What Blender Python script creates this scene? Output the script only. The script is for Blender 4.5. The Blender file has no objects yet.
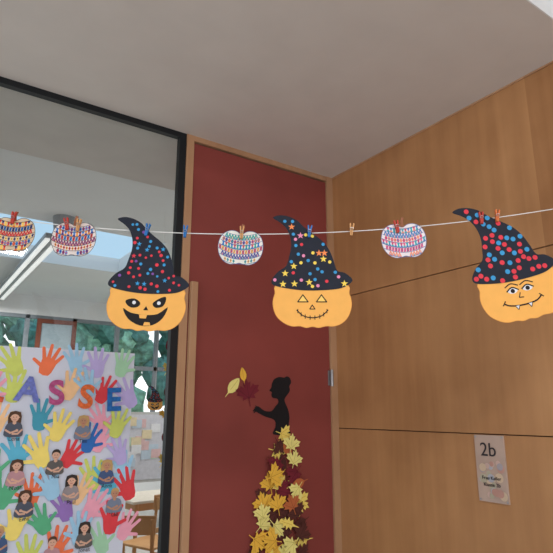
import bpy, math, random
from mathutils import Vector
random.seed(7)
scene = bpy.context.scene
scene.view_settings.view_transform = 'Standard'

# ------------------------------------------------------------------ materials
def lin(c):
    return tuple(((v/255)/12.92 if v/255 <= .04045 else ((v/255+.055)/1.055)**2.4) for v in c) + (1,)
_m = {}
def mat(name, rgb, rough=.7, var=.06, scale=25, metal=0, spec=.3, emit=0):
    if name in _m: return _m[name]
    m = bpy.data.materials.new(name); m.use_nodes = True
    nt = m.node_tree; b = nt.nodes['Principled BSDF']
    c = lin(rgb)
    tc = nt.nodes.new('ShaderNodeTexCoord'); n = nt.nodes.new('ShaderNodeTexNoise')
    n.inputs['Scale'].default_value = scale; n.inputs['Detail'].default_value = 3
    r = nt.nodes.new('ShaderNodeValToRGB')
    r.color_ramp.elements[0].position = .3; r.color_ramp.elements[1].position = .7
    r.color_ramp.elements[0].color = tuple(v*(1-var) for v in c[:3])+(1,)
    r.color_ramp.elements[1].color = tuple(min(1, v*(1+var)) for v in c[:3])+(1,)
    nt.links.new(tc.outputs['Object'], n.inputs['Vector']); nt.links.new(n.outputs['Fac'], r.inputs[0])
    nt.links.new(r.outputs[0], b.inputs['Base Color'])
    b.inputs['Roughness'].default_value = rough; b.inputs['Metallic'].default_value = metal
    b.inputs['Specular IOR Level'].default_value = spec
    if emit:
        b.inputs['Emission Color'].default_value = c; b.inputs['Emission Strength'].default_value = emit
    _m[name] = m; return m

def wood(name, dark, light, axis=2, strip=.67, rough=.4):
    m = bpy.data.materials.new(name); m.use_nodes = True
    nt = m.node_tree; N = nt.nodes.new; L = nt.links.new; b = nt.nodes['Principled BSDF']
    tc = N('ShaderNodeTexCoord'); mp = N('ShaderNodeMapping')
    sc = [14, 14, 14]; sc[axis] = .9; mp.inputs['Scale'].default_value = sc
    L(tc.outputs['Object'], mp.inputs['Vector'])
    n1 = N('ShaderNodeTexNoise'); n1.inputs['Scale'].default_value = 1.2; n1.inputs['Detail'].default_value = 6
    n1.inputs['Distortion'].default_value = .4
    L(mp.outputs[0], n1.inputs['Vector'])
    n2 = N('ShaderNodeTexNoise'); n2.inputs['Scale'].default_value = 2.6; n2.inputs['Detail'].default_value = 4
    L(tc.outputs['Object'], n2.inputs['Vector'])
    # veneer leaf index
    sp = N('ShaderNodeSeparateXYZ'); L(tc.outputs['Object'], sp.inputs[0])
    fl = N('ShaderNodeMath'); fl.operation = 'MULTIPLY'; fl.inputs[1].default_value = 1/strip; L(sp.outputs['Y'], fl.inputs[0])
    f2 = N('ShaderNodeMath'); f2.operation = 'FLOOR'
    ad = N('ShaderNodeMath'); ad.operation = 'ADD'; ad.inputs[1].default_value = .33
    L(fl.outputs[0], ad.inputs[0]); L(ad.outputs[0], f2.inputs[0])
    wn = N('ShaderNodeTexWhiteNoise'); wn.noise_dimensions = '1D'; L(f2.outputs[0], wn.inputs['W'])
    a1 = N('ShaderNodeMath'); a1.operation = 'MULTIPLY'; a1.inputs[1].default_value = .28; L(wn.outputs['Value'], a1.inputs[0])
    a2 = N('ShaderNodeMath'); a2.operation = 'MULTIPLY_ADD'; a2.inputs[1].default_value = .4
    L(n1.outputs['Fac'], a2.inputs[0]); L(a1.outputs[0], a2.inputs[2])
    a3 = N('ShaderNodeMath'); a3.operation = 'MULTIPLY_ADD'; a3.inputs[1].default_value = .6
    L(n2.outputs['Fac'], a3.inputs[0]); L(a2.outputs[0], a3.inputs[2])
    r = N('ShaderNodeValToRGB'); r.color_ramp.elements[0].position = .35; r.color_ramp.elements[1].position = .95
    r.color_ramp.elements[0].color = lin(dark); r.color_ramp.elements[1].color = lin(light)
    L(a3.outputs[0], r.inputs[0]); L(r.outputs[0], b.inputs['Base Color'])
    b.inputs['Roughness'].default_value = rough; b.inputs['Specular IOR Level'].default_value = .35
    return m

# ------------------------------------------------------------------ mesh builder (local x right, z up, front = -y)
class B:
    def __init__(s): s.v = []; s.f = []; s.i = []; s.m = []
    def mi(s, m):
        if m not in s.m: s.m.append(m)
        return s.m.index(m)
    def poly(s, pts, m, y=0, th=0):
        a = sum(pts[k][0]*pts[(k+1) % len(pts)][1]-pts[(k+1) % len(pts)][0]*pts[k][1] for k in range(len(pts)))
        if a < 0: pts = pts[::-1]
        n = len(pts); o = len(s.v); k = s.mi(m)
        s.v += [(p[0], y, p[1]) for p in pts]; s.f.append(tuple(range(o, o+n))); s.i.append(k)
        if th:
            s.v += [(p[0], y+th, p[1]) for p in pts]
            s.f.append(tuple(range(o+2*n-1, o+n-1, -1))); s.i.append(k)
            for j in range(n):
                q = (j+1) % n; s.f.append((o+j, o+n+j, o+n+q, o+q)); s.i.append(k)
    def box(s, x0, x1, y0, y1, z0, z1, m):
        s.poly([(x0, z0), (x1, z0), (x1, z1), (x0, z1)], m, y0, y1-y0)
    def line(s, pts, w, m, y):
        for c, (a, b) in enumerate(zip(pts, pts[1:])):
            d = Vector((b[0]-a[0], b[1]-a[1])); 
            if d.length < 1e-9: continue
            d.normalize(); n = Vector((-d.y, d.x))*w/2; e = d*w*.25
            s.poly([(a[0]-n.x-e.x, a[1]-n.y-e.y), (b[0]-n.x+e.x, b[1]-n.y+e.y), (b[0]+n.x+e.x, b[1]+n.y+e.y), (a[0]+n.x-e.x, a[1]+n.y-e.y)], m, y-.00004*(c % 2))
    def disc(s, x, z, r, m, y, n=12, rz=None, rot=0):
        rz = rz or r; c, q = math.cos(rot), math.sin(rot)
        P = [(r*math.cos(t), rz*math.sin(t)) for t in [2*math.pi*k/n for k in range(n)]]
        s.poly([(x+a*c-b*q, z+a*q+b*c) for a, b in P], m, y)
    def tube(s, P, r, m, n=8, closed=False):
        P = [Vector(p) for p in P]; o = len(s.v); k = s.mi(m); c = len(P)
        rr = r if isinstance(r, (list, tuple)) else [r]*c
        for j, p in enumerate(P):
            if closed: d = P[(j+1) % c]-P[j-1]
            else: d = P[min(j+1, c-1)]-P[max(j-1, 0)]
            d.normalize(); u = d.cross(Vector((0, 0, 1)))
            if u.length < .05: u = d.cross(Vector((1, 0, 0)))
            u.normalize(); w = d.cross(u)
            for a in range(n):
                t = 2*math.pi*a/n; s.v.append(tuple(p+(u*math.cos(t)+w*math.sin(t))*rr[j]))
        for j in range(c if closed else c-1):
            for a in range(n):
                q = (j+1) % c
                s.f.append((o+j*n+a, o+j*n+(a+1) % n, o+q*n+(a+1) % n, o+q*n+a)); s.i.append(k)
        if not closed:
            s.f.append(tuple(range(o+n-1, o-1, -1))); s.i.append(k)
            s.f.append(tuple(range(o+(c-1)*n, o+c*n))); s.i.append(k)
    def build(s, name, loc=(0, 0, 0), rz=0, ry=0, bevel=0, smooth=False):
        me = bpy.data.meshes.new(name); me.from_pydata(s.v, [], s.f)
        for m in s.m: me.materials.append(m)
        for p, i in zip(me.polygons, s.i): p.material_index = i; p.use_smooth = smooth
        me.update(); ob = bpy.data.objects.new(name, me); scene.collection.objects.link(ob)
        ob.location = loc; ob.rotation_euler = (0, ry, rz)
        if bevel:
            b = ob.modifiers.new('bevel', 'BEVEL'); b.width = bevel; b.segments = 2; b.limit_method = 'ANGLE'
        return ob

def sm(pts, n=4, closed=True):
    out = []; L = len(pts)
    for i in range(L if closed else L-1):
        g = (lambda k: pts[k % L]) if closed else (lambda k: pts[max(0, min(L-1, k))])
        p0, p1, p2, p3 = g(i-1), g(i), g(i+1), g(i+2)
        for j in range(n):
            t = j/n
            out.append(tuple(.5*((2*p1[d])+(-p0[d]+p2[d])*t+(2*p0[d]-5*p1[d]+4*p2[d]-p3[d])*t*t+(-p0[d]+3*p1[d]-3*p2[d]+p3[d])*t**3) for d in (0, 1)))
    if not closed: out.append(pts[-1])
    return out
def inside(x, y, P):
    r = False
    for (a, b), (c, d) in zip(P, P[1:]+P[:1]):
        if (b > y) != (d > y) and x < (c-a)*(y-b)/(d-b)+a: r = not r
    return r
def text(parent, s, x, y, z, size, m, ext=.0005, rot=0, align='CENTER', bold=0):
    cu = bpy.data.curves.new('t', 'FONT'); cu.body = s; cu.size = size; cu.extrude = ext; cu.align_x = align; cu.offset = bold
    o = bpy.data.objects.new('t', cu); scene.collection.objects.link(o)
    dg = bpy.context.evaluated_depsgraph_get(); me = bpy.data.meshes.new_from_object(o.evaluated_get(dg))
    bpy.data.objects.remove(o); me.materials.clear(); me.materials.append(m)
    nm = 'lettering_'+''.join(ch for ch in s.lower() if ch.isalnum())
    ob = bpy.data.objects.new(nm, me); scene.collection.objects.link(ob)
    ob.parent = parent; ob.location = (x, y, z); ob.rotation_euler = (math.pi/2, rot, 0)
    return ob

# ------------------------------------------------------------------ room constants
XR = 2.118; YL = 2.45; H = 3.0
M_ceil = mat('ceiling_paint', (217, 211, 205), .9, .03, 5)
M_white = mat('white_paint', (232, 233, 233), .85, .02, 3)
M_whiteceil = mat('classroom_ceiling_paint', (230, 231, 232), .9, .02, 2)
M_floor = mat('linoleum', (182, 178, 172), .5, .08, 8)
M_wallwood = wood('veneer_panel', (146, 98, 60), (196, 145, 98))
M_trimwood = wood('beech_trim', (156, 112, 80), (198, 156, 120))
M_red = mat('red_laminate', (140, 66, 60), .5, .1, 3)
M_black = mat('black_metal', (26, 29, 33), .4)
M_gap = mat('joint_backing_board', (84, 54, 34), .9)  # dark backing board that shows through the panel joints
M_steel = mat('brushed_steel', (170, 170, 172), .35, metal=.9)

def simple(name, *boxes, bevel=0):
    b = B()
    for x0, x1, y0, y1, z0, z1, m in boxes: b.box(x0, x1, y0, y1, z0, z1, m)
    return b.build(name, bevel=bevel)

simple('floor', (-3, 6, -3, 10, -.1, 0, M_floor))
simple('ceiling', (-3, XR+.1, .85, YL+.75, H, H+.5, M_ceil))
simple('ceiling_raised', (-3, XR+.1, -3, .85, 3.3, 3.4, M_white), (-3, XR+.1, .845, .85, H, 3.3, M_white))
# panelled right wall
b = B()
b.box(XR+.012, XR+.1, -3, YL+.06, 0, H, M_gap)
for z0, z1 in ((0, 1.4475), (1.4525, 2.2025), (2.2075, H)):
    b.box(XR, XR+.014, -3, YL, z0, z1, M_wallwood)
b.build('wall_right')
simple('trim_1', (XR-.006, XR, -3+.0, YL-.0, H-.008, H, M_trimwood))

# door in its frame
simple('door_1', (1.145, 2.068, YL, YL+.045, .01, H-.04, M_red))
b = B()
b.box(1.10, 1.143, YL-.008, YL+.09, 0, H, M_trimwood)
b.box(2.07, XR-.001, YL-.012, YL+.09, 0, H, M_trimwood)
b.box(1.143, 2.07, YL-.008, YL+.09, H-.03, H, M_trimwood)
b.build('door_frame')
b = B(); b.box(1.15, 1.187, YL-.03, YL-.001, .3, 2.185, M_trimwood)
b.build('door_edge_rail', bevel=.003)
b = B()
b.tube([(2.07, YL-.018, 1.685), (2.07, YL-.018, 1.78)], .009, M_steel, 12)
b.box(2.052, 2.068, YL-.006, YL-.001, 1.69, 1.775, M_steel)
b.build('door_hinge')

# glass wall
M_glass = bpy.data.materials.new('clear_glass'); M_glass.use_nodes = True
nt = M_glass.node_tree; nt.nodes.clear()
o = nt.nodes.new('ShaderNodeOutputMaterial'); mx = nt.nodes.new('ShaderNodeMixShader'); t = nt.nodes.new('ShaderNodeBsdfTransparent')
g = nt.nodes.new('ShaderNodeBsdfGlossy'); g.inputs['Roughness'].default_value = .02
t.inputs['Color'].default_value = (.95, .97, .97, 1); fr = nt.nodes.new('ShaderNodeFresnel'); fr.inputs['IOR'].default_value = 1.45
nt.links.new(fr.outputs[0], mx.inputs[0]); nt.links.new(t.outputs[0], mx.inputs[1]); nt.links.new(g.outputs[0], mx.inputs[2]); nt.links.new(mx.outputs[0], o.inputs[0])
b = B(); k = b.mi(M_glass)
b.v += [(-2, YL+.02, .05), (1.06, YL+.02, .05), (1.06, YL+.02, H-.03), (-2, YL+.02, H-.03)]; b.f.append((0, 1, 2, 3)); b.i.append(k)
b.box(1.06, 1.098, YL-.004, YL+.03, 0, H, M_black)
b.box(-2.05, -2, YL-.004, YL+.03, 0, H, M_black)
b.box(-2, 1.06, YL-.004, YL+.03, H-.03, H, M_black)
b.box(-2, 1.06, YL-.004, YL+.03, 0, .05, M_black)
b.build('window_1')
simple('wall_left', (-3, -2.05, YL, YL+.1, 0, H, M_white))
simple('wall_partition', (XR, 6, YL+.06, YL+.16, 0, 3.4, M_white))

# ------------------------------------------------------------------ classroom behind glass
CH = 3.4; YB = 9.5; SX0, SX1, SY0, SY1 = -.2, 2.3, 5.55, 7.2
b = B()
for x0, x1, y0, y1 in ((-3, SX0, YL+.7, YB), (SX1, 6, YL+.7, YB), (SX0, SX1, YL+.7, SY0), (SX0, SX1, SY1, YB)):
    b.box(x0, x1, y0, y1, CH, CH+.12, M_whiteceil)
for x0, x1, y0, y1 in ((SX0-.03, SX0, SY0-.03, SY1+.03), (SX1, SX1+.03, SY0-.03, SY1+.03), (SX0, SX1, SY0-.03, SY0), (SX0, SX1, SY1, SY1+.03)):
    b.box(x0, x1, y0, y1, CH+.12, CH+.2, M_white)
b.build('ceiling_classroom')
simple('wall_classroom_right', (5.9, 6, YL+.16, YB, 0, CH, M_white))
simple('wall_classroom_left', (-3, -2.9, YL+.1, YB, 0, CH, M_white))
simple('wall_classroom_back', (-3, 6, YB, YB+.1, 0, .95, M_white), (-3, 6, YB, YB+.1, 3.08, CH, M_white))
M_frame = mat('window_frame_grey', (126, 134, 140), .5)
b = B()
for k in range(-4, 9):
    x = .1+k*.75
    if -2.9 < x < 5.9: b.box(x-.035, x+.035, YB, YB+.07, .95, 3.08, M_frame)
b.box(-2.9, 5.9, YB, YB+.07, 2.25, 2.32, M_frame); b.box(-2.9, 5.9, YB, YB+.07, .95, 1.0, M_frame); b.box(-2.9, 5.9, YB, YB+.07, 3.02, 3.08, M_frame)
b.build('window_2')
M_brown = mat('brown_sash', (120, 66, 50), .5)
b = B()
for a in ((1.74, 1.81, 2.42, 3.02), (2.3, 2.37, 2.42, 3.02), (1.81, 2.3, 2.42, 2.49), (1.81, 2.3, 2.95, 3.02)):
    b.box(a[0], a[1], YB-.06, YB-.01, a[2], a[3], M_brown)
b.box(1.81, 2.3, YB-.04, YB-.03, 2.49, 2.95, mat('sash_pane', (160, 176, 184), .3))
b.build('window_sash')
# lamp
M_tube = mat('lamp_diffuser', (250, 250, 248), .5, emit=.55)
M_lampbody = mat('lamp_body', (150, 154, 158), .4)
b = B()
b.box(1.0, 1.16, 5.5, 9.1, 3.22, 3.27, M_lampbody)
b.box(1.005, 1.05, 5.52, 9.08, 3.2, 3.22, M_tube); b.box(1.11, 1.155, 5.52, 9.08, 3.2, 3.22, M_tube)
for y in (5.5, 8.8): b.tube([(1.08, y, 3.27), (1.08, y, CH)], .01, M_lampbody)
b.tube([(1.13, 5.34, CH), (1.13, 5.34, CH-.14)], [.11, .09], M_lampbody, 20)
b.build('linear_ceiling_lamp')
# trees outside
M_g1 = mat('foliage_dark', (86, 130, 122), .9, .5, 6); M_g2 = mat('foliage_light', (136, 182, 160), .9, .5, 6)
M_bark = mat('bark', (90, 75, 60), .9)
def tree(name, x, y, h, r):
    b = B(); b.tube([(x, y, -.38), (x, y, h*.5), (x+.1, y, h*.75)], [.16, .12, .06], M_bark)
    for _ in range(22):
        a = random.uniform(0, 6.28); q = r*random.uniform(.1, .9); zz = h*random.uniform(.36, 1)
        cx, cy = x+q*math.cos(a), y+q*math.sin(a)*.6; rr = random.uniform(.25, .5)*r*.8
        m = random.choice((M_g1, M_g2)); o = len(b.v); k = b.mi(m)
        for i in range(7):
            for j in range(10):
                th = math.pi*i/6; ph = 2*math.pi*j/10; w = rr*random.uniform(.75, 1.15)
                b.v.append((cx+w*math.sin(th)*math.cos(ph), cy+w*math.sin(th)*math.sin(ph), zz+w*math.cos(th)))
        for i in range(6):
            for j in range(10):
                b.f.append((o+i*10+j, o+(i+1)*10+j, o+(i+1)*10+(j+1) % 10, o+i*10+(j+1) % 10)); b.i.append(k)
    b.build(name)
for x in (.5, 2.4, 4.4, 6.5): tree('tree', x, 14+random.uniform(-.5, .8), 4.4, 1.5)
simple('lawn', (-8, 14, 10.1, 24, -.5, -.4, mat('grass', (110, 146, 84), .9, .3, 5)))

# furniture
M_chair = wood('beech_plywood', (176, 120, 70), (218, 168, 112), rough=.45)
M_top = mat('desk_top', (206, 196, 180), .4)
def chair(x, y, rz):
    b = B(); 
    for sx in (-.17, .17):
        b.tube([(sx, -.18, 0), (sx, -.17, .43)], .016, M_chair); b.tube([(sx, .2, 0), (sx, .18, .43), (sx, .22, .84)], .016, M_chair)
        b.tube([(sx, -.17, .3), (sx, .18, .3)], .01, M_chair)
    b.box(-.2, .2, -.2, .2, .43, .45, M_chair)
    for z0, z1 in ((.56, .6), (.74, .86)): b.box(-.19, .19, .195, .212, z0, z1, M_chair)
    return b.build('wooden_chair', (x, y, 0), rz, bevel=.004)
def desk(x, y, rz):
    b = B(); b.box(-.65, .65, -.3, .3, .7, .725, M_top); b.box(-.6, .6, -.25, .25, .63, .7, M_chair)
    for sx in (-.58, .58):
        for sy in (-.24, .24): b.tube([(sx, sy, 0), (sx, sy, .7)], .02, M_chair)
    return b.build('school_desk', (x, y, 0), rz, bevel=.004)
desk(2.55, 5.5, .1); desk(2.9, 7.5, 0); chair(1.52, 3.95, 2.5); chair(2.0, 4.8, 3.5); chair(1.3, 5.6, 1.5)
# pin board in classroom
b = B(); b.box(-.45, .45, 0, .03, -.4, .4, mat('board_frame', (190, 190, 188))); b.box(-.42, .42, -.004, 0, -.37, .37, mat('board_felt', (206, 206, 214), .8))
for q in range(16):
    x, z = random.uniform(-.38, .28), random.uniform(-.33, .25); c = random.choice([(222, 186, 186), (190, 206, 220), (226, 210, 174), (195, 215, 195), (225, 225, 228)])
    b.box(x, x+.12, -.008-.0005*q, -.004, z, z+.1, mat('note%d_%d' % c[:2], c))
for sx in (-.4, .4): b.tube([(sx, .02, -.4), (sx, .02, -1.12)], .015, M_steel); b.tube([(sx, -.2, -1.11), (sx, .25, -1.11)], .015, M_steel)
b.build('pin_board', (2.55, 6.4, 1.13), 0)

# ------------------------------------------------------------------ leaves
half = [(0, 1), (.13, .7), (.3, .76), (.22, .34), (.5, .6), (.57, .46), (.95, .42), (.77, .18), (.9, .04), (.42, -.14), (.52, -.4), (.12, -.3), (.035, -.38), (.03, -.85)]
maple = half + [(-x, z) for x, z in half[::-1][:-1]]
ovate = sm([(0, 1), (.3, .6), (.45, .1), (.3, -.35), (.05, -.6), (.03, -1), (-.03, -1), (-.05, -.6), (-.3, -.35), (-.45, .1), (-.3, .6)], 2)
oakh = [(0, 1), (.2, .85), (.12, .6), (.4, .55), (.2, .3), (.5, .15), (.22, -.05), (.4, -.3), (.1, -.4), (.03, -1)]
oak = sm(oakh+[(-x, z) for x, z in oakh[::-1][:-1]], 2)
LY = mat('leaf_yellow', (250, 222, 112)); LG = mat('leaf_gold', (240, 188, 70)); LB = mat('leaf_brown', (88, 46, 40)); LR = mat('leaf_darkred', (118, 34, 48)); LP = mat('leaf_pale', (242, 230, 140)); LO = mat('leaf_russet', (188, 104, 60))
VC = {LY: (214, 170, 60), LG: (196, 140, 48), LB: (60, 28, 25), LR: (84, 20, 32), LP: (190, 180, 80), LO: (140, 66, 40)}
def put(b, shape, x, z, s, rot, m, y):
    c, q = math.cos(rot), math.sin(rot)
    P = [(x+s*(a*c-d*q), z+s*(a*q+d*c)) for a, d in shape]; b.poly(P, m, y)
    vein = mat('vein_'+m.name, VC[m])
    for j, e in enumerate(((0, .8), (.65, .32), (-.65, .32)) if shape is maple else ((0, .8),)):
        b.line([(x+s*(0*c+.3*q), z+s*(0*q-.3*c)), (x+s*(e[0]*c-e[1]*q), z+s*(e[0]*q+e[1]*c))], s*.03, vein, y-.0001-.0001*j)

# silhouette girl on door
Z0, X0 = 1.684, 1.719
def D(px, py): return ((px-281)*.0064, -(py-385)*.00496)
M_sil = mat('black_card', (26, 23, 26), .8)
out = [(284, 377), (279, 376.5), (274, 379), (271.5, 384), (271, 388), (269, 391.5), (271.5, 393), (271, 396), (272.5, 399), (277, 400), (278, 404), (275, 408), (271, 413), (264, 412.5), (258, 408), (255.5, 409), (255, 412.5), (260, 416), (266, 419), (272, 421), (275, 424), (275, 430), (273, 437), (290, 438), (288.5, 430), (289.5, 420), (288, 411), (285, 404), (284.5, 400), (287, 396), (290, 391), (289.5, 386), (291.5, 382), (290, 377), (287, 375.5)]
b = B(); b.poly(sm([D(*p) for p in out], 3), M_sil, -.002, .0015)
for k in range(5):  # open fingers
    b.line([D(257.5, 411), D(253+abs(k-3)*.8, 407.5+k*1.7)], .006, M_sil, -.0022-.0001*k)
cells = []
for row in range(17):
    py = 436+row*10
    f = min(max(py-434, 0)/119, 1.15)
    xl = 277-30*f**.8; xr = 290+17*f**.8
    cnt = 1 if row < 1 else 2 if row < 3 else (3 if row < 7 else 4)
    for j in range(cnt): cells.append((xl+(xr-xl)*(j+.5+.25*(row % 2)-.125)/cnt+random.uniform(-2, 2), py+random.uniform(-3, 3)))
# alternate dark and bright leaves so both stay visible all the way down
for n, q in enumerate(sorted(range(len(cells)), key=lambda q: (q*37) % 101)):
    x, z = D(*cells[q]); bright = (q*5) % 9 in (0, 1, 4, 6, 8)
    m = random.choice((LY, LY, LP, LG)) if bright else random.choice((LB, LB, LB, LR, LO))
    put(b, random.choice((maple, maple, maple, oak)) if bright else random.choice((maple, ovate, maple)), x, z, random.uniform(.056, .07), random.uniform(-2.6, 2.6), m, -.003-.0006*n)
b.build('leaf_dress_silhouette', (X0, YL-.001, Z0))
for px, py, sh, m, s, r in ((243, 377, ovate, LG, .045, .2), (233, 389, ovate, LP, .062, -.7), (248, 395, maple, LR, .078, .2)):
    b = B(); put(b, sh, 0, 0, s, r, m, -.004); b.build('paper_leaf', (X0+(px-281)*.0064, YL-.001, Z0-(py-385)*.00496))

# ------------------------------------------------------------------ sign
M_sign = mat('frosted_acrylic', (188, 162, 146), .25, .1, 9, spec=.6); M_ink = mat('dark_ink', (56, 50, 52))
b = B(); b.box(-.071, .071, -.006, 0, -.135, .135, M_sign)
for q in range(26):
    x, z, r = random.uniform(-.05, .05), random.uniform(-.11, .04), random.uniform(.01, .02)
    c = random.choice([(200, 168, 156), (166, 156, 160), (208, 182, 154), (190, 144, 130), (176, 174, 180), (180, 170, 146)])
    b.disc(x, z, r, mat('pastel%d_%d' % c[:2], c), -.0062-.0001*q, 14)
for x, z in ((-.063, .127), (.063, .127), (-.063, -.127), (.063, -.127)): b.disc(x, z, .004, M_steel, -.0068)
sign = b.build('room_sign', (XR-.001, 1.463, 1.311), -math.pi/2)
text(sign, '2b', -.005, -.0098, .05, .078, M_ink)
text(sign, 'Frau Keller', .0, -.0098, -.045, .02, M_ink); text(sign, 'Klasse 2b', .0, -.0098, -.072, .021, M_ink)

# ------------------------------------------------------------------ poster with hand prints
b = B(); M_paper = mat('poster_paper', (210, 214, 228), .8, .04, 5)
b.box(.02, .882, 0, .002, .62, 1.805, M_paper)
def PA(a, c): return (.321+.00419*a+.0003*c, 1.79-.00395*c+.00016*a)
def cap(b, x, z, ang, ln, w0, w1, m, y):
    d = (math.cos(ang), math.sin(ang)); n = (-d[1], d[0]); P = [(x+n[0]*w0, z+n[1]*w0), (x-n[0]*w0, z-n[1]*w0)]
    for k in range(5):
        t = -math.pi/2+math.pi*k/4
        P.append((x+d[0]*(ln+w1*math.cos(t))+n[0]*w1*math.sin(t), z+d[1]*(ln+w1*math.cos(t))+n[1]*w1*math.sin(t)))
    b.poly(P, m, y)
def hand(b, x, z, s, rot, m, y, mir=1):
    c, q = math.cos(rot), math.sin(rot)
    T = lambda a, d: (x+s*(a*mir*c-d*q), z+s*(a*mir*q+d*c))
    b.poly(sm([T(*p) for p in [(-.15, -.34), (-.21, -.05), (-.2, .12), (0, .17), (.19, .13), (.2, -.08), (.13, -.34)]], 2), m, y)
    for j, (bx, bz, an, ln) in enumerate(((-.15, .05, 117, .36), (-.055, .1, 99, .44), (.055, .1, 82, .42), (.15, .05, 64, .32), (-.13, -.14, 160, .32))):
        a = math.radians(an); p = T(bx, bz); p2 = T(bx+math.cos(a), bz+math.sin(a)); A = math.atan2(p2[1]-p[1], p2[0]-p[0])
        cap(b, p[0], p[1], A, ln*s, .058*s, .045*s, m, y-.00006*(j+1))
C = dict(yg=(206, 216, 110), or_=(240, 120, 78), lb=(160, 204, 232), lv=(186, 172, 222), lg=(166, 212, 176), pk=(240, 166, 186), gr=(92, 178, 132), bl=(50, 110, 186), rd=(222, 66, 74), te=(70, 156, 180), ye=(246, 222, 118), pu=(150, 116, 186), cy=(96, 184, 214), pe=(246, 200, 150))
hands = [('yg', 12, 14), ('or_', 44, 14), ('lb', 70, 12), ('lv', 93, 16), ('lg', 119, 16), ('pk', -8, 40), ('te', 37, 70), ('rd', 100, 46), ('pe', 66, 40), ('lb', 82, 38), ('ye', 55, 82), ('yg', 114, 82), ('lv', 126, 50), ('pe', 0, 72), ('pk', 96, 76), ('yg', 14, 40),
         ('cy', 17, 104), ('rd', 66, 110), ('pk', 95, 96), ('bl', 84, 96), ('lv', 116, 112), ('ye', 38, 106), ('gr', -4, 116), ('lb', 48, 138), ('or_', 32, 144), ('gr', 8, 142), ('yg', 88, 134), ('cy', 103, 140), ('rd', 124, 148), ('pu', 62, 162), ('gr', 40, 172), ('pk', 88, 164), ('rd', 106, 180), ('ye', 18, 172), ('or_', 54, 198), ('lb', 76, 186), ('lg', 96, 200), ('te', -4, 192), ('pk', 122, 190), ('yg', 30, 202), ('lb', 120, 130), ('pe', 76, 148)]
for k, (c, a, e) in enumerate(hands):
    x, z = PA(a, e)
    hand(b, x, z, random.uniform(.135, .155), random.uniform(-.6, .6), mat('print_'+c, C[c]), -.0006*(1+k % 12)-.0002, random.choice((1, -1)))
SK = mat('skin', (216, 170, 146)); SK2 = mat('skin_tan', (190, 140, 112)); EY = mat('eye_dark', (40, 30, 28)); LIP = mat('lip', (180, 90, 88))
HR = [mat('hair_brown', (84, 58, 42)), mat('hair_dark', (56, 46, 42)), mat('hair_blond', (196, 160, 104))]
SH = [mat('shirt%d' % i, c) for i, c in enumerate([(80, 86, 100), (150, 140, 142), (70, 90, 130), (186, 140, 146), (96, 92, 90), (120, 130, 150)])]
def kid(b, x, z, s, hr, sh, sk, y, mir):
    T = lambda P: [(x+mir*s*a, z+s*d) for a, d in P]
    if random.random() < .5: b.poly(sm(T([(-.2, .48), (.2, .48), (.25, .1), (.18, -.02), (-.18, -.02), (-.25, .1)]), 2), hr, y+.0002)
    b.poly(sm(T([(-.08, .08), (.08, .08), (.28, .0), (.34, -.2), (.36, -.42), (.2, -.5), (-.24, -.5), (-.36, -.4), (-.33, -.18), (-.26, .02)]), 2), sh, y)
    b.poly(T([(-.06, .16), (.06, .16), (.07, .02), (0, -.02), (-.07, .02)]), sk, y-.0001)
    b.line(T([(.31, -.22), (.12, -.34), (-.1, -.26)]), .07*s, sk, y-.0004); b.disc(x-mir*.12*s, z-.25*s, .055*s, sk, y-.0005)
    b.line(T([(-.31, -.22), (-.16, -.38), (.04, -.38)]), .07*s, sk, y-.0002)
    b.disc(x, z+.28*s, .155*s, sk, y-.0003, 14, .19*s)
    for e in (-1, 1): b.disc(x+e*.155*s, z+.27*s, .03*s, sk, y-.0002, 8)
    b.poly(sm(T([(-.17, .27), (-.17, .4), (-.08, .5), (.08, .5), (.17, .4), (.17, .27), (.12, .36), (0, .4), (-.12, .35)]), 2), hr, y-.0004)
    for e in (-.055, .055): b.disc(x+e*s, z+.28*s, .018*s, EY, y-.0006, 6)
    b.line(T([(0, .27), (.01, .23)]), .012*s, SK2, y-.0005); b.line(T([(-.05, .18), (0, .165), (.05, .18)]), .018*s, LIP, y-.0006)
kids = [(14, 75), (78, 82), (52, 115), (17, 122), (102, 130), (67, 142), (25, 152), (110, 160), (80, 190), (50, 199), (4, 182)]
for k, (a, e) in enumerate(kids):
    x, z = PA(a, e); kid(b, x, z, .098, HR[k*2 % 3], SH[k*5 % 6], (SK, SK2)[k % 3 == 1], -.009, random.choice((1, -1)))
poster = b.build('handprint_poster', (0, YL-.014, 0))
for s, a, e, c, r in (('L', -5, 50, (205, 90, 60), .2), ('A', 24, 52, (110, 120, 190), .1), ('S', 52, 56, (180, 80, 130), -.1), ('S', 79, 61, (226, 110, 60), .12), ('E', 109, 65, (36, 104, 176), -.05)):
    x, z = PA(a, e); text(poster, s, x, -.0105, z, .135, mat('letter%d%d' % (abs(a), e), c, var=.3, scale=60), .001, r, bold=.0045)
for (a, e), s in zip(kids, 'Lena Tim Mia Noah Anna Paul Emil Lea Jonas Ida Ben'.split()):
    x, z = PA(a, e+16); text(poster, s, x, -.0098, z, .022, M_ink, .0001)

# ------------------------------------------------------------------ garland
RZ = -math.radians(34.59); FX, FY = .9937, 1.441
def G(t, z, d=0): return (FX+.8235*t-.5678*d, FY-.5678*t-.8235*d, z)
def gz(t): return 2.134+.082*(t+.1)**2
M_str = mat('cotton_string', (230, 230, 228), .8)
b = B(); b.tube([G(-1.77+3.13*k/60, gz(-1.77+3.13*k/60)) for k in range(61)], .0016, M_str, 6)
for t in (-1.77, 1.36):
    p = Vector(G(t, gz(t))); ring = [(p.x+.008*math.cos(a), p.y+.008*math.sin(a), p.z) for a in [k*math.pi/5 for k in range(10)]]
    b.tube(ring, .002, M_steel, 6, True)
b.build('garland_string')

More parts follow.
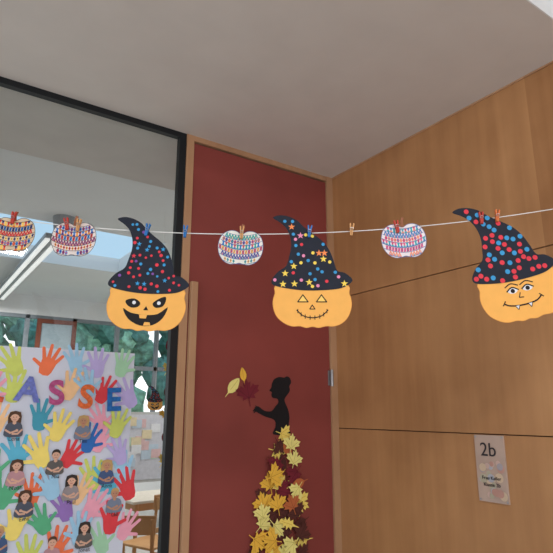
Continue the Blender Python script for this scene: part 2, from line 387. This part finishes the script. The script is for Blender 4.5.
PINC = {'wood': mat('pin_wood', (214, 160, 106)), 'red': mat('pin_red', (196, 70, 60)), 'blue': mat('pin_blue', (50, 120, 190)), 'orange': mat('pin_orange', (220, 120, 70))}
def pin(t, z, tilt, c, d=.006):
    b = B(); m = PINC[c]
    b.poly([(-.008, .022), (-.004, .024), (-.0006, .003), (-.0006, -.019), (-.004, -.02), (-.005, -.004)], m, -.005, .01)
    b.poly([(.008, .022), (.004, .024), (.0006, .003), (.0006, -.019), (.004, -.02), (.005, -.004)], m, -.005, .01)
    b.tube([(.0055*math.cos(a), -.0065, .003+.0042*math.sin(a)) for a in [k*math.pi/5 for k in range(10)]], .001, M_steel, 5, True)
    b.tube([(-.0055, -.006, .003), (-.0055, .006, .003)], .001, M_steel, 5); b.tube([(.0055, -.006, .003), (.0055, .006, .003)], .001, M_steel, 5)
    b.build('clothespin', G(t, z, d), RZ, tilt)

# paper pumpkins with hand drawn motif bands
pals = [[(30, 50, 110), (236, 110, 40), (40, 110, 180), (250, 200, 90), (200, 40, 50)],
        [(206, 60, 56), (40, 60, 150), (50, 130, 200), (236, 150, 60), (130, 50, 100)],
        [(236, 176, 70), (40, 120, 190), (206, 76, 90), (60, 160, 150), (80, 80, 150)],
        [(232, 104, 140), (60, 170, 180), (206, 76, 116), (80, 130, 190), (236, 150, 120)]]
mini = sm([(0, 15), (6, 18), (13, 18), (20, 13), (23, 4), (22, -6), (17, -14), (10, -17.5), (4, -17), (0, -16), (-4, -17), (-10, -17.5), (-17, -14), (-22, -6), (-23, 4), (-20, 13), (-13, 18), (-6, 18)], 4)
M_out = mat('felt_pen_black', (44, 42, 56)); M_stem = mat('stem_brown', (150, 96, 70))
def minip(t, z, k, s, tilt):
    b = B(); P = [(x*s, y*s) for x, y in mini]
    b.poly(P, mat('drawing_paper%d' % k, ((214, 190, 160), (226, 212, 206), (230, 226, 216), (236, 226, 228))[k]), -.001, .001)
    cols = [mat('crayon%d_%d' % (k, j), c) for j, c in enumerate(pals[k])]
    warp = lambda a: .012*a*a-2
    def sc(pts): return [(a*s, (c+warp(a))*s) for a, c in pts]
    ok = lambda pts: all(inside(a, c+warp(a), mini) for a, c in pts)
    ink = M_out if k < 2 else mat('pen_blue', (80, 100, 150))
    kinds = [0, 2, 4, 1, 0, 3, 2, 4]
    for r in range(8):
        z0 = -20+r*5.1; kd = kinds[(r+k) % 8]; hh = 4.5
        for j in range(-8, 9):
            x0 = j*3-1.5; x1 = x0+3; xm = x0+1.5
            Q = [(x0+.3, z0+.2), (x1-.3, z0+.2), (x1-.3, z0+hh-.2), (x0+.3, z0+hh-.2)]
            if not ok(Q): continue
            cA = cols[(r+k+(j % 2)*2) % 5]; cB = cols[(r*2+k+1+(j % 3)) % 5]
            if kd == 0:
                b.line(sc([(x0, z0), (xm, z0+hh), (x1, z0)]), 1.1*s, cols[(r+k) % 5], -.0012); b.poly(sc([(x0+.9, z0), (x1-.9, z0), (xm, z0+2.2)]), cB, -.0013)
            elif kd == 1:
                b.poly(sc([(xm, z0), (x1-.2, z0+hh/2), (xm, z0+hh), (x0+.2, z0+hh/2)]), cA, -.0012); b.disc(xm*s, sc([(xm, z0+hh/2)])[0][1], .6*s, ink, -.0014, 8)
            elif kd == 2:
                b.poly(sc([(x0, z0), (x1, z0), (xm, z0+hh)]), cA, -.0012); b.poly(sc([(x0, z0+hh), (xm, z0+.9), (x1, z0+hh)]), cB, -.0014)
            elif kd == 3:
                b.poly(sc(Q), cA, -.0012); b.line(sc([Q[0], Q[2]]), .5*s, ink, -.0014)
            else:
                zc = sc([(xm, z0+hh/2)])[0][1]; b.disc(xm*s, zc, 1.4*s, cA, -.0012, 10, 2.1*s); b.disc(xm*s, zc, .65*s, cB, -.0014, 8, 1.0*s)
        e = [a*1.5 for a in range(-16, 17) if inside(a*1.5, z0-.3+warp(a*1.5), mini)]
        if len(e) > 2: b.line(sc([(a, z0-.3) for a in e]), .5*s, ink, -.0016)
    b.line(P+P[:1], .0015, ink, -.0018)
    b.poly([(-.006, 15*s), (.006, 15*s), (.004, 21*s), (.009, 25*s), (0, 26*s), (-.005, 21*s)], M_stem, -.0022, .001)
    b.build('patterned_paper_pumpkin', G(t, z, .004), RZ, tilt)
minip(-.690, 2.113, 1, .0033, .02); minip(-.900, 2.13, 0, .0033, .05); minip(-.122, 2.083, 2, .0033, .06); minip(.433, 2.108, 3, .0033, -.06)

M_pump = mat('orange_card', (246, 180, 92), .7, .03); M_hat = mat('hat_black_card', (34, 38, 50), .75, .1)
hatP = sm([(-38, 72), (-31, 67), (-25, 61), (-21, 52), (-20, 42), (-22, 32), (-25, 22), (-33, 16), (-39, 8), (-38, 3), (-28, 0), (-10, -2.5), (10, -2.5), (28, -.5), (38, 5), (39, 9), (32, 15), (25, 17), (22, 26), (19, 35), (14, 44), (7, 51), (-1, 57), (-8, 63), (-14, 69), (-22, 73), (-31, 74.5)], 4)
bodyP = sm([(-30, 4), (-36, -6), (-38, -16), (-35, -27), (-28, -34), (-20, -37.5), (-12, -37.5), (-6, -39), (0, -38), (6, -39), (13, -37.5), (21, -37.5), (29, -34), (35, -27), (38, -16), (36, -6), (30, 4)], 4)
def star(x, z, r, n=5): return [(x+(r if k % 2 == 0 else r*.42)*math.sin(math.pi*k/n), z+(r if k % 2 == 0 else r*.42)*math.cos(math.pi*k/n)) for k in range(2*n)]
DC = {'b': mat('dot_blue', (60, 150, 205)), 'r': mat('dot_red', (220, 60, 74)), 'y': mat('dot_yellow', (244, 212, 90)), 'p': mat('dot_pink', (232, 140, 176)), 'w': mat('dot_white', (225, 225, 230)), 'v': mat('dot_violet', (130, 80, 160)), 'o': mat('dot_orange', (240, 140, 80))}
def witch(loc, rz, ry, face, deco, s=.00342):
    b = B(); S = lambda P: [(x*s, z*s) for x, z in P]
    b.poly(S(bodyP), M_pump, -.001, .001); b.poly(S(hatP), M_hat, -.003, .001)
    edge = mat('pumpkin_rim', (232, 156, 76))
    b.line(S(bodyP), .0018*s/.00342, edge, -.0012)
    placed = []; tries = 0; n = {'small': 54, 'stars': 40, 'big': 50}[deco]
    while len(placed) < n and tries < 4000:
        tries += 1; x, z = random.uniform(-38, 38), random.uniform(-2, 73)
        mn = {'small': 4, 'stars': 5, 'big': 5}[deco]
        if all(inside(x+dx, z+dz, hatP) for dx, dz in ((2, 0), (-2, 0), (0, 2), (0, -2))) and all((x-a)**2+(z-c)**2 > mn**2 for a, c in placed):
            if 8 < z < 13 and random.random() < .7: continue
            if z < 11 and abs(x) < 38 and random.random() < .5: continue
            placed.append((x, z)); 
            if deco == 'small': b.disc(x*s, z*s, random.uniform(1.2, 1.8)*s, DC[random.choice('brrbvrr' if z < 40 else 'bbbrbvr')], -.0034, 10) if random.random() < .75 else b.poly(S(star(x, z, 2.6)), DC[random.choice('rb')], -.0034)
            elif deco == 'stars':
                if random.random() < .28: b.poly(S(star(x, z, 3.6)), DC[random.choice('yyop')], -.0034)
                else: b.disc(x*s, z*s, 1.7*s, DC[random.choice('bbybpbr')], -.0034, 10)
            else: b.disc(x*s, z*s, 2.3*s, DC[random.choice('bbrrr')], -.0034, 12)
    y = -.0016; K = mat('face_black', (30, 24, 24))
    if face == 0:
        b.poly(S(sm([(-20, -10), (-12, -8), (-6, -12), (-8, -16), (-14, -17), (-19, -14)], 3)), K, y)
        b.poly(S(sm([(18, -5), (12, -7), (6, -12), (9, -16), (15, -15), (18, -11)], 3)), K, y)
        b.disc(-12*s, -12*s, 1.8*s, DC['w'], y-.0003); b.disc(12*s, -11.5*s, 1.8*s, DC['w'], y-.0003)
        b.poly(S([(0, -15), (2.5, -19), (-2.5, -19)]), K, y)
        b.poly(S(sm([(-22, -18), (-14, -22), (0, -23.5), (12, -22), (21, -15), (17, -26), (8, -33), (-4, -34), (-16, -28)], 3)), K, y)
        b.poly(S([(-6, -23.4), (2, -23.6), (1, -27), (-5, -27)]), M_pump, y-.0003)
        b.poly(S([(-1, -34), (6, -33.5), (5, -30.5), (0, -30.5)]), M_pump, y-.0003)
    elif face == 1:
        for e in (-1, 1):
            T = [(e*9, -7), (e*4, -14), (e*14, -14)]; b.poly(S(T), mat('eye_yellow', (250, 206, 110)), y); b.line(S(T+T[:1]), 1*s, K, y-.0003)
        T = [(0, -17), (-2.5, -21), (2.5, -21)]; b.line(S(T+T[:1]), .9*s, K, y)
        mth = sm([(-15, -22), (-9, -27.5), (0, -29.5), (9, -27.5), (15, -22)], 4, False); b.line(S(mth), 1*s, K, y)
        for q in mth[1::2]: b.line(S([(q[0], q[1]-1.8), (q[0], q[1]+1.8)]), .8*s, K, y-.0002)
    else:
        for e in (-7, 7):
            b.line(S(sm([(e-6, -7), (e, -4.5), (e+6, -7)], 4, False)), 1*s, K, y)
            b.disc(e*s, -11*s, 4.6*s, DC['w'], y, 14, 2.6*s); b.disc(e*s, -11.2*s, 2*s, K, y-.0003, 10); b.line(S(sm([(e-5.5, -11), (e, -8), (e+5.5, -11)], 4, False)), 1.1*s, K, y-.0005)
        b.line(S([(-1, -14), (-3, -18), (1, -18.5)]), .9*s, K, y)
        mth = sm([(-18, -21), (-14, -23.5), (-6, -25), (4, -25), (12, -23.5), (17, -20)], 4, False)
        b.line(S(mth), 1.3*s, K, y); b.line(S([(-19.5, -22.5), (-16.5, -19)]), 1*s, K, y-.0002); b.line(S([(15.5, -18.5), (18.5, -21.5)]), 1*s, K, y-.0002)
        for e in (-7, 5): b.poly(S([(e-2, -24.8), (e+2, -24.8), (e, -28.5)]), DC['w'], y-.0003); b.line(S([(e-2, -24.8), (e, -28.5), (e+2, -24.8)]), .6*s, K, y-.0005)
    return b.build('witch_pumpkin_cutout', loc, rz, ry)
witch(G(-.427, 1.934, .005), RZ, .05, 0, 'small')
witch(G(.118, 1.945, .005), RZ, 0, 1, 'stars')
witch(G(.800, 1.980, .005), RZ, -.22, 2, 'big', .0037)

for t, tl, c in ((-.90, .1, 'red'), (-.715, -.2, 'red'), (-.675, .1, 'wood'), (-.44, .2, 'blue'), (-.31, .05, 'blue'), (-.118, .05, 'wood'), (.255, .1, 'wood'), (.112, .1, 'blue'), (.41, -.15, 'red'), (.70, 0, 'red'), (.755, .1, 'orange')):
    pin(t, gz(t), tl, c, .014)

# classroom hanging decoration
witch((1.836, 4.5, 1.62), 0, 0, 0, 'small', .0018)
b = B(); b.tube([(1.836, 4.51, 1.70), (1.836, 4.51, CH)], .001, M_str, 4); b.build('hanging_thread')
for X, Y, z0 in ((1.62, 3.75, 1.9), (2.3, 5.0, 2.0)):
    b = B(); b.tube([(0, 0, z0-CH-.75), (0, 0, 0)], .0015, M_str, 4)
    for k in range(6): put(b, (maple, ovate)[k % 2], 0, z0-CH-.7+k*.16, .06, random.uniform(-1, 1), (LY, LR, LG, LB)[k % 4], -.003)
    b.build('hanging_leaf_chain', (X, Y, CH), -.4)

# ------------------------------------------------------------------ lights
def area(name, loc, sx, sy, e, col=(1, 1, 1), rot=(0, 0, 0)):
    l = bpy.data.lights.new(name, 'AREA'); l.shape = 'RECTANGLE'; l.size = sx; l.size_y = sy; l.energy = e; l.color = col
    o = bpy.data.objects.new(name, l); scene.collection.objects.link(o); o.location = loc; o.rotation_euler = rot; return o
b = B(); b.box(-.8, .8, -.2, .2, 0, .05, M_lampbody); b.box(-.77, .77, -.17, .17, -.004, 0, M_tube); b.build('added_fill_panel', (.2, -1.3, 3.25))  # unseen panel behind the camera, added to house the corridor fill
area('corridor_fill_light', (.2, -1.3, 3.23), 1.5, .35, 58, (1, .97, .95))  # added fill from behind the camera, brightens the corridor
area('classroom_lamp_light', (1.08, 7.3, 3.18), .16, 3.4, 75, (1, .99, .97))
area('classroom_lamp_light', (3.6, 6, 3.3), .3, 3, 75, (1, .99, .97))
w = bpy.data.worlds.new('sky'); scene.world = w; w.use_nodes = True
nt = w.node_tree; bg = nt.nodes['Background']; bg.inputs['Strength'].default_value = .86
tc = nt.nodes.new('ShaderNodeTexCoord'); sp = nt.nodes.new('ShaderNodeSeparateXYZ'); r = nt.nodes.new('ShaderNodeValToRGB')
nt.links.new(tc.outputs['Generated'], sp.inputs[0]); nt.links.new(sp.outputs['Z'], r.inputs[0]); nt.links.new(r.outputs[0], bg.inputs['Color'])
e = r.color_ramp.elements; e[0].position = .08; e[0].color = (1.9, 1.93, 1.97, 1); e[1].position = .25; e[1].color = (.55, .82, 1.05, 1)

cam = bpy.data.cameras.new('camera'); co = bpy.data.objects.new('camera', cam); scene.collection.objects.link(co)
co.location = (0, 0, 1.55); co.rotation_euler = (math.radians(90+13.96), 0, -math.radians(34.59))
cam.sensor_width = 36; cam.lens = 35.02; cam.clip_start = .05
scene.camera = co
